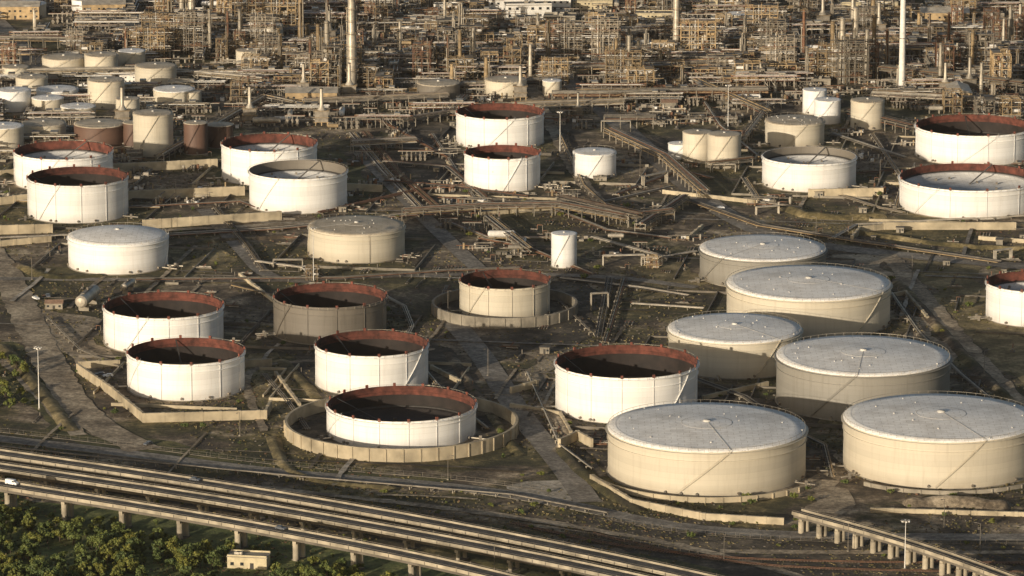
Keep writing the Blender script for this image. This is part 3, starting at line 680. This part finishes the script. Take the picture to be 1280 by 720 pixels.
frames=[frame_mesh(*a) for a in [(2,2,3),(3,2,3),(4,2,2),(2,2,4),(5,2,2),(3,3,2),(2,1,3),(4,2,5)]]+[frame_mesh(3,2,3,stl='steel'),frame_mesh(4,2,2,stl='rusty'),frame_mesh(5,3,2,stl='conc'),frame_mesh(3,2,6,4.2,5,'steel'),frame_mesh(2,2,5,stl='rusty')]
exs=[exch_mesh() for _ in range(5)]
drums=[drum_mesh(12,1.6,'wht'),drum_mesh(9,1.2,'silver'),drum_mesh(16,1.9,'silver'),drum_mesh(8,1.5,'steeltan')]
heat=[heater_mesh()]
racks=[rack_mesh(7),rack_mesh(5),rack_mesh(6),rack_mesh(8)]
clut=[clutter_mesh() for _ in range(8)]
blds=[building_mesh(22,10,6.8,'wht','conc'),building_mesh(30,14,8,'steeltan','silver',2.5),building_mesh(14,9,3.6,'conc','concd'),building_mesh(36,16,7.4,'ylw','conc'),building_mesh(10,7,3.4,'conc','tile',1.6)]
def put(me,u,v,rz=0,sc=1,rad=5):
    p=G(u,v)
    PLACED.append((p.x,p.y,rad)); inst(me,me.name.split('.')[0],(p.x,p.y,0),rz,None,sc)
for u,v,i,s in [(440,112,4,1.1),(409,108,2,.9),(398,96,1,.9),(240,62,4,1),(228,60,2,1),(212,58,1,1),(262,66,0,1),(352,34,4,.9),(338,36,2,.9),(376,60,1,1),(845,70,2,1),(1040,100,1,1),(1052,104,2,.9),(1068,100,2,1),(1083,104,0,1.2),(1092,92,1,1),
                (575,96,1,.8),(592,90,0,1),(560,98,5,.9),(770,106,1,.8),(786,108,2,.7),(798,104,0,1.0),(1175,110,0,1),(1215,96,1,.8),(1240,140,3,.8),(500,70,0,.8),(1262,60,0,1),(420,104,0,1),(388,110,5,1),(1226,130,0,.9),(1108,96,5,1),(300,60,0,.9),(285,66,5,.9)]:
    put(cols[i],u,v,U(0,6),s,3)
for u,v,i in [(575,98,1),(545,92,3),(612,92,1),(780,108,7),(768,96,3),(800,112,1),(240,66,11),(222,64,7),(430,100,7),(400,112,3),(1062,104,11),(1044,100,7),(1085,98,12),(350,40,7),(528,98,12),(1190,140,0),(1230,150,8),(1262,150,0),(300,128,0),(455,108,1),(480,112,4),(370,112,4),(320,96,1),(200,60,7),(415,110,11),(1020,98,3),(1250,110,7),(1180,100,12),(640,96,3),(730,70,3),(900,96,8)]:
    put(frames[i],u,v,random.choice([0,0.08,-.1,1.57]),1,8)
b=MB(); b.lathe([(1.9,0),(1.5,60),(1.4,88)],'wht',20); b.lathe([(1.4,88),(1.1,88),(1.1,60)],'dark',20)
for z in(30,55,80): b.lathe([(1.5,z),(2.7,z),(2.7,z+.2),(1.5,z+.2)],'steel',16,smooth=False)
b.obj("chimney_stack",tuple(G(1127,112))); pc=G(1127,112); PLACED.append((pc.x,pc.y,4))
for me,u,v,rz,s in [(drums[0],627,300,0,1),(drums[0],655,306,1.5,.6),(drums[1],648,316,0,1),(drums[2],110,384,1.4,1.5),(drums[1],160,365,1.3,1.3),(frames[6],815,335,0,.5),(frames[0],390,350,0,.55),(exs[0],590,290,0,.8),(exs[1],560,285,0,.8),
       (blds[4],68,385,0,.8),(blds[2],750,225,0,.5),(exs[2],455,200,0,.8),(blds[4],700,155,0,.6),(exs[0],600,130,0,.8),(drums[3],700,322,0,.8),(exs[3],690,300,0,.6),(drums[1],770,300,0,.8),(exs[2],800,312,0,.6),(clut[0],640,320,0,.8),(clut[1],760,320,0,.8),(clut[2],590,312,0,.8),(clut[3],720,300,0,.7),
       (clut[4],500,225,0,.8),(clut[5],560,240,0,.8),(clut[6],820,262,0,.8),(clut[7],860,300,0,.7),(exs[4],520,200,0,.8),(clut[2],700,245,0,.8),(clut[5],470,150,0,1),(clut[1],520,140,0,1),(exs[1],730,160,0,.8),(clut[3],780,205,.2,.8)]:
    put(me,u,v,rz,s,6)
for u,v,i,s in [(660,22,0,1.3),(690,12,0,1.1),(635,14,0,1.1),(820,26,3,.7),(870,10,3,.8),(20,22,1,1),(1085,16,3,1),(1180,30,1,1),(130,18,1,.9),(560,16,0,.8),(1240,24,2,1),(640,-6,1,1.3),(700,30,2,1.4),(740,10,3,.7),(960,20,2,1)]:
    put(blds[i],u,v,U(-.1,.1),s,12)
for i in range(9): put(drums[1],705+i*18,84+U(-1,1),1.4,1,3)
def zone(u,v):
    if v<0: return .8
    if u<60 and 25<v<95: return .2
    if 60<u<215 and 38<v<60: return .08
    if u<250: return .6 if v<62 else (.3 if v<200 else 0)
    if u<480: return .95 if v<125 else (.5 if v<162 else 0)
    if u<560: return .9 if v<120 else .3*(v<150)
    if 600<u<740 and v<50: return .15
    if u<700: return .9 if v<108 else (.4 if v<125 else 0)
    if u<960: return .95 if v<122 else (.4 if v<155 else 0)
    if u<1110: return .95 if v<112 else (.35 if v<135 else 0)
    return .95 if v<112 else (.6 if v<142 else 0)
cnt=0
for _ in range(20000):
    x=U(-420,420); y=U(250,1250)
    p=Vector((x,y,0)); d=p-C; k=FP/d.dot(F); u=640+d.x*k; v=360-d.dot(UP)*k
    if u<-80 or u>1360 or v<-75: continue
    if R()>zone(u,v): continue
    if (x+17*math.sin(y*.01))%92<8 or (y+11*math.sin(x*.013))%74<7: continue
    t=R(); hot=math.sin(u*.021)+math.sin(u*.047+1)+math.sin(y*.03+u*.01)
    if t<.16+.05*hot: me,rad=random.choice(frames),5.5
    elif t<.21+.07*hot: me,rad=random.choice([cols[0],cols[3],cols[5],cols[6],cols[7],cols[6],cols[1] if hot>.6 else cols[7]]),1.8
    elif t<.42: me,rad=random.choice(exs),5
    elif t<.50: me,rad=random.choice(drums),4.5
    elif t<.52: me,rad=heat[0],6
    elif t<.70: me,rad=random.choice(racks),6.5
    elif t<.98: me,rad=random.choice(clut),5
    else: me,rad=random.choice(blds[:3]+blds[4:]),9
    if v>112 and (me in frames or me in cols): me=random.choice(clut)
    if not free(x,y,rad*.65): continue
    PLACED.append((x,y,rad*.65)); inst(me,me.name.split('.')[0],(x,y,0),random.choice([0,0,0,math.pi/2,.06,-.05,math.pi]),None,U(.6,1.05)); cnt+=1
print("fill",cnt)
# small clutter inside the tank farm
def hut():
    b=MB(); b.box((0,0,1.4),(4,3,2.8),'conc'); b.box((0,0,2.9),(4.6,3.6,.2),'concd'); b.box((0,-1.53,1.05),(.9,.08,2.1),'dark'); b.box((1.3,-1.53,1.6),(.9,.08,.8),'glass'); return b.mesh("pump_hut")
def valves():
    b=MB(); k=random.randint(3,6)
    for i in range(k):
        x=i*1.6-3.2; b.cyl((x,-U(2,4),.8),(x,U(2,6),.8),.22,random.choice(['silver','steel','rusty']),7); b.cyl((x,0,.8),(x,0,1.8),.12,'steel',6); b.lathe([(.3,1.8),(.42,1.8),(.42,1.9),(.3,1.9)],'redrim',8,c=(x,0))
    return b.mesh("valve_manifold")
def skid():
    b=MB(); b.box((0,0,.2),(4,2.4,.4),'concd'); b.cyl((-1.5,0,1.1),(.2,0,1.1),.55,'steel',10); b.cyl((.3,0,1.1),(1.6,0,1.1),.4,'steel',10); b.cyl((1.6,0,1.1),(1.6,0,3.2),.2,'rusty',7); b.cyl((1.6,0,3.2),(4,0,3.2),.2,'rusty',7); b.beam((4,0,0),(4,0,3.2),.2,'steel'); return b.mesh("pump_skid")
def hydr():
    b=MB(); L=U(12,30)
    for y in(0,.7): b.cyl((-L/2,y,.5),(L/2,y,.5),.14,random.choice(['rusty','steel','dark']),6)
    for i in range(int(L/5)): b.box((-L/2+i*5+1,.35,.17),(.4,1.5,.34),'concd')
    b.cyl((L/2,0,.5),(L/2,0,2.5),.16,'steel',6); return b.mesh("branch_pipe")
cl=[hut(),valves(),skid(),valves(),skid(),valves(),hydr(),hydr(),hydr()]
c2=0
for _ in range(4000):
    u=U(-30,1310); v=U(150,600); p=G(u,v)
    if v>540 and u<700: continue
    if not free(p.x,p.y,4): continue
    if R()>(.75 if v<360 else .28): continue
    if c2>400: break
    PLACED.append((p.x,p.y,3)); me=random.choice(cl) if not(v<260 and R()<.45) else random.choice(clut); inst(me,me.name.split('.')[0],(p.x,p.y,0),U(-.04,.04)+GA+random.choice([0,0,1.57,1.57]),None,U(.6,1.1)); c2+=1
# ---------------------------------------------------------------- lamp posts & masts
def lamp(u,v,h,name="street_lamp"):
    b=MB(); m_='steel' if h<18 else 'wht'; b.cyl((0,0,0),(0,0,h),.16 if h<18 else .25,m_,8,r2=.1); b.cyl((0,0,h),(1.6,0,h+.3),.08,m_,6); b.box((2,0,h+.3),(1,.4,.18),'steel'); b.box((0,0,.3),(.8,.8,.6),'conc')
    if h>18:
        b.lathe([(.8,h-.4),(1.3,h-.4),(1.3,h),(.8,h)],'steel',10)
        for i in range(6): a=i*1.05; b.box((math.cos(a)*1.4,math.sin(a)*1.4,h-.2),(.6,.6,.5),'wht',a)
    b.obj(name,tuple(G(u,v)),U(0,6))
lamp(49,512,27,"floodlight_mast"); lamp(1131,712,19,"floodlight_mast"); lamp(910,160,24,"floodlight_mast"); lamp(392,352,26,"floodlight_mast"); lamp(700,190,22,"floodlight_mast")
for u,v in [(160,300),(330,395),(560,395),(610,470),(880,425),(1140,350),(1230,470),(300,545),(560,600),(1225,690),(1060,690),(905,700),(620,240),(480,215),(800,220),(1100,225),(220,250),(40,350),(1180,660),(1020,300),(618,716)]: lamp(u,v,U(9,13))
# ---------------------------------------------------------------- fence
def fence(px,h=2.0):
    P=smooth_path([G(*p) for p in px],2); b=MB()
    for p,q in zip(P,P[1:]):
        for z in(.8,1.9): b.beam((p.x,p.y,z),(q.x,q.y,z),.05,'steel')
        b.beam((p.x,p.y,.15),(q.x,q.y,.15),.2,'concd',.3)
        L=(q-p).length
        for i in range(int(L/4)+1):
            a=p.lerp(q,min(1,i*4/L)); b.beam((a.x,a.y,0),(a.x,a.y,h),.12,'concd')
    b.obj("perimeter_fence")
fence([(-120,528),(120,553),(350,583),(560,598),(690,615)]); fence([(-100,600),(200,606),(420,632),(640,655),(900,700)]); fence([(760,650),(850,668),(1050,680),(1500,681)])
def rails(px):
    P=smooth_path([G(*p) for p in px],2); b=MB(); n=len(P)
    L=offsets(P,1.8);Q=offsets(P,-1.8); b.add([(p.x,p.y,.4) for p in L]+[(p.x,p.y,.4) for p in Q],[(i,n+i,n+i+1,i+1) for i in range(n-1)],'darkpad')
    for o_ in(-.75,.75):
        A=offsets(P,o_)
        for p,q in zip(A,A[1:]): b.beam((p.x,p.y,.62),(q.x,q.y,.62),.1,'rusty',.16)
    for p,q in zip(P,P[1:]):
        L_=(q-p).length; d=(q-p).normalized(); nn=Vector((-d.y,d.x,0))
        for i in range(int(L_/1.2)): a=p+d*i*1.2; b.beam(a-nn*1.3+Vector((0,0,.48)),a+nn*1.3+Vector((0,0,.48)),.25,'concd',.14)
    b.obj("railway_track")
rails([(640,655),(800,690),(1000,705),(1500,705)]); rails([(740,668),(900,705),(1100,716),(1500,716)])
# ---------------------------------------------------------------- viaducts
def viaduct(name,px,z,wd,span,k='concv',pier=(1.6,4.5),girder=1.6,marks=True,rail=True):
    P=smooth_path([G(p[0],p[1],z) for p in px],2); b=MB(); n=len(P)
    L=offsets(P,wd/2);Q=offsets(P,-wd/2)
    b.add([(p.x,p.y,z) for p in L]+[(p.x,p.y,z) for p in Q],[(i,n+i,n+i+1,i+1) for i in range(n-1)],'asphalt')
    b.add([(p.x,p.y,z-.4) for p in L]+[(p.x,p.y,z-.4) for p in Q],[(i+1,n+i+1,n+i,i) for i in range(n-1)],k)
    for s in(-1,1):
        E=offsets(P,s*(wd/2+.15))
        for p,q in zip(E,E[1:]):
            b.beam((p.x,p.y,z+.1),(q.x,q.y,z+.1),.3,k,1.3)
            if rail: b.beam((p.x,p.y,z+1.25),(q.x,q.y,z+1.25),.09,'steel',.12)
        E2=offsets(P,s*(wd/2+.32))
        for p,q in zip(E2,E2[1:]):
            L_=(q-p).length
            for i in range(int(L_/6)):
                a=p.lerp(q,i*6/L_); b.box((a.x,a.y,z+.05),(.35,.1,1.1),'concd',math.atan2((q-p).y,(q-p).x))
                if i%3==0 and rail: b.box((a.x,a.y,z+1.2),(.1,.1,.9),'steel')
        E=offsets(P,s*wd*.3)
        for p,q in zip(E,E[1:]): b.beam((p.x,p.y,z-.4-girder/2),(q.x,q.y,z-.4-girder/2),wd*.14,'concd',girder)
    if marks:
        for o_ in(-wd/2+.9,wd/2-.9,0):
            A=offsets(P,o_+.07);B=offsets(P,o_-.07)
            b.add([(p.x,p.y,z+.012) for p in A]+[(p.x,p.y,z+.012) for p in B],[(i,n+i,n+i+1,i+1) for i in range(n-1)],'mark')
    acc=span*.4
    for p,q in zip(P,P[1:]):
        L_=(q-p).length; d=(q-p).normalized(); nn=Vector((-d.y,d.x,0)); rz=math.atan2(d.y,d.x)
        while acc<L_:
            a=p+d*acc; zt=z-.4-girder
            b.beam(a-nn*wd*.42+Vector((0,0,zt-.5-z)) ,a+nn*wd*.42+Vector((0,0,zt-.5-z)),1.6,k,1.0)
            for s in(-1,1):
                e=a+nn*s*wd*.28; b.cyl((e.x,e.y,0),(e.x,e.y,zt-.9),pier[0]*.5,k,12)
            b.box((a.x,a.y,.3),(2.6,wd*.8,.6),'concd',rz); acc+=span
        acc-=L_
    b.obj(name); return P
v1=viaduct("highway_viaduct",[(-150,546),(0,567),(300,611),(600,664),(860,718),(1100,775)],6.5,8,24)
v2=viaduct("highway_viaduct",[(-150,563),(0,584),(300,629),(600,683),(800,724),(1100,794)],6.5,8,24)
v3=viaduct("highway_viaduct",[(-150,580),(0,606),(240,644),(480,688),(640,724),(900,794)],9.5,7.5,27,pier=(2.4,4))
v4=viaduct("rail_loading_trestle",[(996,640),(1100,668),(1200,700),(1300,738),(1400,780)],7.5,5,9.5,pier=(2.4,3),girder=1.4,marks=False)
# ---------------------------------------------------------------- vehicles
def car_mesh(k,van=False):
    b=MB(); L=4.4 if not van else 5.4; W=1.8; hz=1.45 if not van else 2.2
    prof=[(-L/2,.4),(-L/2,.95),(-L/2+.3,1.0),(-L*.22,1.02),(-L*.05,hz),(L*.33,hz),(L*.46,1.05),(L/2,.95),(L/2,.4)] if not van else [(-L/2,.4),(-L/2,1.1),(-L*.38,1.25),(-L*.22,hz),(L/2,hz),(L/2,.4)]
    n=len(prof); vs=[(x,-W/2*(1 if z<1.1 else .88),z) for x,z in prof]+[(x,W/2*(1 if z<1.1 else .88),z) for x,z in prof]
    b.add(vs,[tuple(range(n)),tuple(range(2*n-1,n-1,-1))]+[(i+1,i,n+i,n+i+1) for i in range(n-1)]+[(0,n-1,2*n-1,n)],k)
    for s in(-1,1):
        b.box((L*.12 if not van else -L*.2,s*(W/2*.95),1.2 if not van else 1.6),(L*.42 if not van else 1.0,.06,.3 if not van else .5),'glass')
        for x in(-L*.3,L*.3): b.cyl((x,s*W/2*.8,.33),(x,s*W/2*1.02,.33),.33,'tyre',12)
    x0=-L*.14 if not van else -L*.31
    b.box((x0,0,1.25 if not van else 1.75),(.1,W*.8,.35),'glass')
    return b.mesh("parked_car" if not van else "van")
cw,cd,vn=car_mesh('carw'),car_mesh('card'),car_mesh('carw',True)
def on(P,t,side,me,name,z):
    ln=[0]
    for p,q in zip(P,P[1:]): ln.append(ln[-1]+(q-p).length)
    for i in range(len(P)-1):
        if ln[i]<=t<=ln[i+1]:
            d=(P[i+1]-P[i]).normalized(); a=P[i]+d*(t-ln[i])+Vector((-d.y,d.x,0))*side
            inst(me,name,(a.x,a.y,z+.015),math.atan2(d.y,d.x)+(math.pi if side>0 else 0)); return
for t,s,me,nm in [(64,2,vn,"van"),(190,2,cd,"car"),(300,-2,cd,"car")]: on(v3,t,s,me,nm,9.5)
on(v1,150,2,cd,"car",6.5)
for u,v,me in [(125,470,cd),(135,472,cw),(185,557,cd),(900,262,cw),(60,372,cd),(45,375,cw)]: 
    p=G(u,v); inst(me,"parked_car",(p.x,p.y,.3),U(0,3))
hb=building_mesh(15,7,4.4,'ylw','conc'); p=G(311,708); inst(hb,"small_house",(p.x,p.y,0),-.15); hx=(p.x,p.y)
# ---------------------------------------------------------------- trees
def tree_mesh(h,cr,seed,nl=900):
    rs=random.Random(seed); b=MB(); b.cyl((0,0,0),(0,0,h*.5),.22,'bark',7,r2=.12)
    cl=[]
    for i in range(9):
        a=rs.uniform(0,6.28); q=rs.uniform(.15,.9)*cr; z=h*rs.uniform(.35,.92); c=Vector((math.cos(a)*q,math.sin(a)*q,z)); cl.append((c,cr*rs.uniform(.2,.42)))
        b.cyl((0,0,h*rs.uniform(.2,.45)),c,.09,'bark',5,r2=.03)
    for i in range(nl):
        c,r=cl[rs.randrange(len(cl))]; d=Vector((rs.gauss(0,1),rs.gauss(0,1),rs.gauss(0,1))).normalized()*r*rs.uniform(.5,1.25); p=c+d
        nn=(d.normalized()+Vector((rs.gauss(0,.5),rs.gauss(0,.5),rs.gauss(0,.5)))).normalized(); a=nn.cross(Vector((0,0,1)))
        if a.length<.01:a=Vector((1,0,0))
        a.normalize(); e=nn.cross(a); s=rs.uniform(.14,.34); a*=s; e*=s*.8
        b.add([p-a-e,p+a-e,p+a+e,p-a+e],[(0,1,2,3)],'leaf')
    return b.mesh("tree")
TM=[tree_mesh(6,3.0,1),tree_mesh(5,2.6,2),tree_mesh(7.5,3.4,3,1000),tree_mesh(3.2,2.2,4,600),tree_mesh(2.2,1.8,5,450)]
E=bpy.data.objects.new("woodland",None); COL.objects.link(E)
k_=0
for _ in range(9000):
    u=U(-120,620); v=U(618,830); dl=v-(606+u*.172)
    if dl<28: continue
    if math.sin(u*.045+v*.02)+math.sin(v*.09-u*.02)<-1.1: continue
    if u>430 and R()<(u-430)/170: continue
    p=G(u,v)
    if (p.x-hx[0])**2+(p.y-hx[1])**2<100 or (abs(p.x-hx[0])<11 and -40<p.y-hx[1]<0): continue
    me=random.choice(TM+TM[:2]) if dl>46 else random.choice(TM[3:]); inst(me,"tree",(p.x,p.y,0),U(0,6),E,U(.6,1.15)); k_+=1
    if k_>1200: break
E2=bpy.data.objects.new("roadside_trees",None); COL.objects.link(E2)
for _ in range(24):
    u=U(-30,32); v=U(452,515); p=G(u,v); inst(random.choice(TM[1:4]),"tree",(p.x,p.y,0),U(0,6),E2,U(.5,.95))
E3=bpy.data.objects.new("shrubs",None); COL.objects.link(E3)
for _ in range(500):
    u=U(0,1280); v=U(230,700); p=G(u,v)
    if (300<v<600 and R()<.6) or not free(p.x,p.y,1.5): continue
    inst(random.choice(TM[3:]),"shrub",(p.x,p.y,0),U(0,6),E3,U(.3,.8))
class Grid:
    def __init__(s,items,cs=12):
        s.cs=cs; s.g={}
        for x,y,r in items:
            for i in range(int((x-r)//cs),int((x+r)//cs)+1):
                for j in range(int((y-r)//cs),int((y+r)//cs)+1): s.g.setdefault((i,j),[]).append((x,y,r))
    def hit(s,x,y):
        for a,b,r in s.g.get((int(x//s.cs),int(y//s.cs)),()):
            if (x-a)**2+(y-b)**2<r*r: return True
        return False
gr=Grid([(a,b_,r+.5) for a,b_,r,h in TANKS]+[(a,b_,wd+.3) for a,b_,wd in ROADS])
tb=MB(); rb=MB()
for _ in range(60000):
    u=U(-30,1310); v=150+570*R()**.8; p=G(u,v)
    den=math.sin(p.x*.05+1.3*math.sin(p.y*.021))+math.sin(p.y*.043+p.x*.017)
    if R()>.35+.35*den: continue
    if gr.hit(p.x,p.y): continue
    if R()<.88:
        s=U(.2,.6); a=U(0,3.14); 
        for q in(a,a+1.6):
            dx,dy=math.cos(q)*s,math.sin(q)*s
            tb.add([(p.x-dx*.6,p.y-dy*.6,0),(p.x+dx*.6,p.y+dy*.6,0),(p.x+dx,p.y+dy,s),(p.x-dx,p.y-dy,s*.9)],[(0,1,2,3)],'drygrass' if R()<.5 else 'grass')
    else:
        rb.box((p.x,p.y,.2),(U(.3,1.2),U(.3,.9),U(.3,.7)),random.choice(['concd','concd','rusty','steel','concd']),U(0,3))
tb.obj("scrub_grass"); rb.obj("rubble")
print("objs",len(bpy.data.objects))
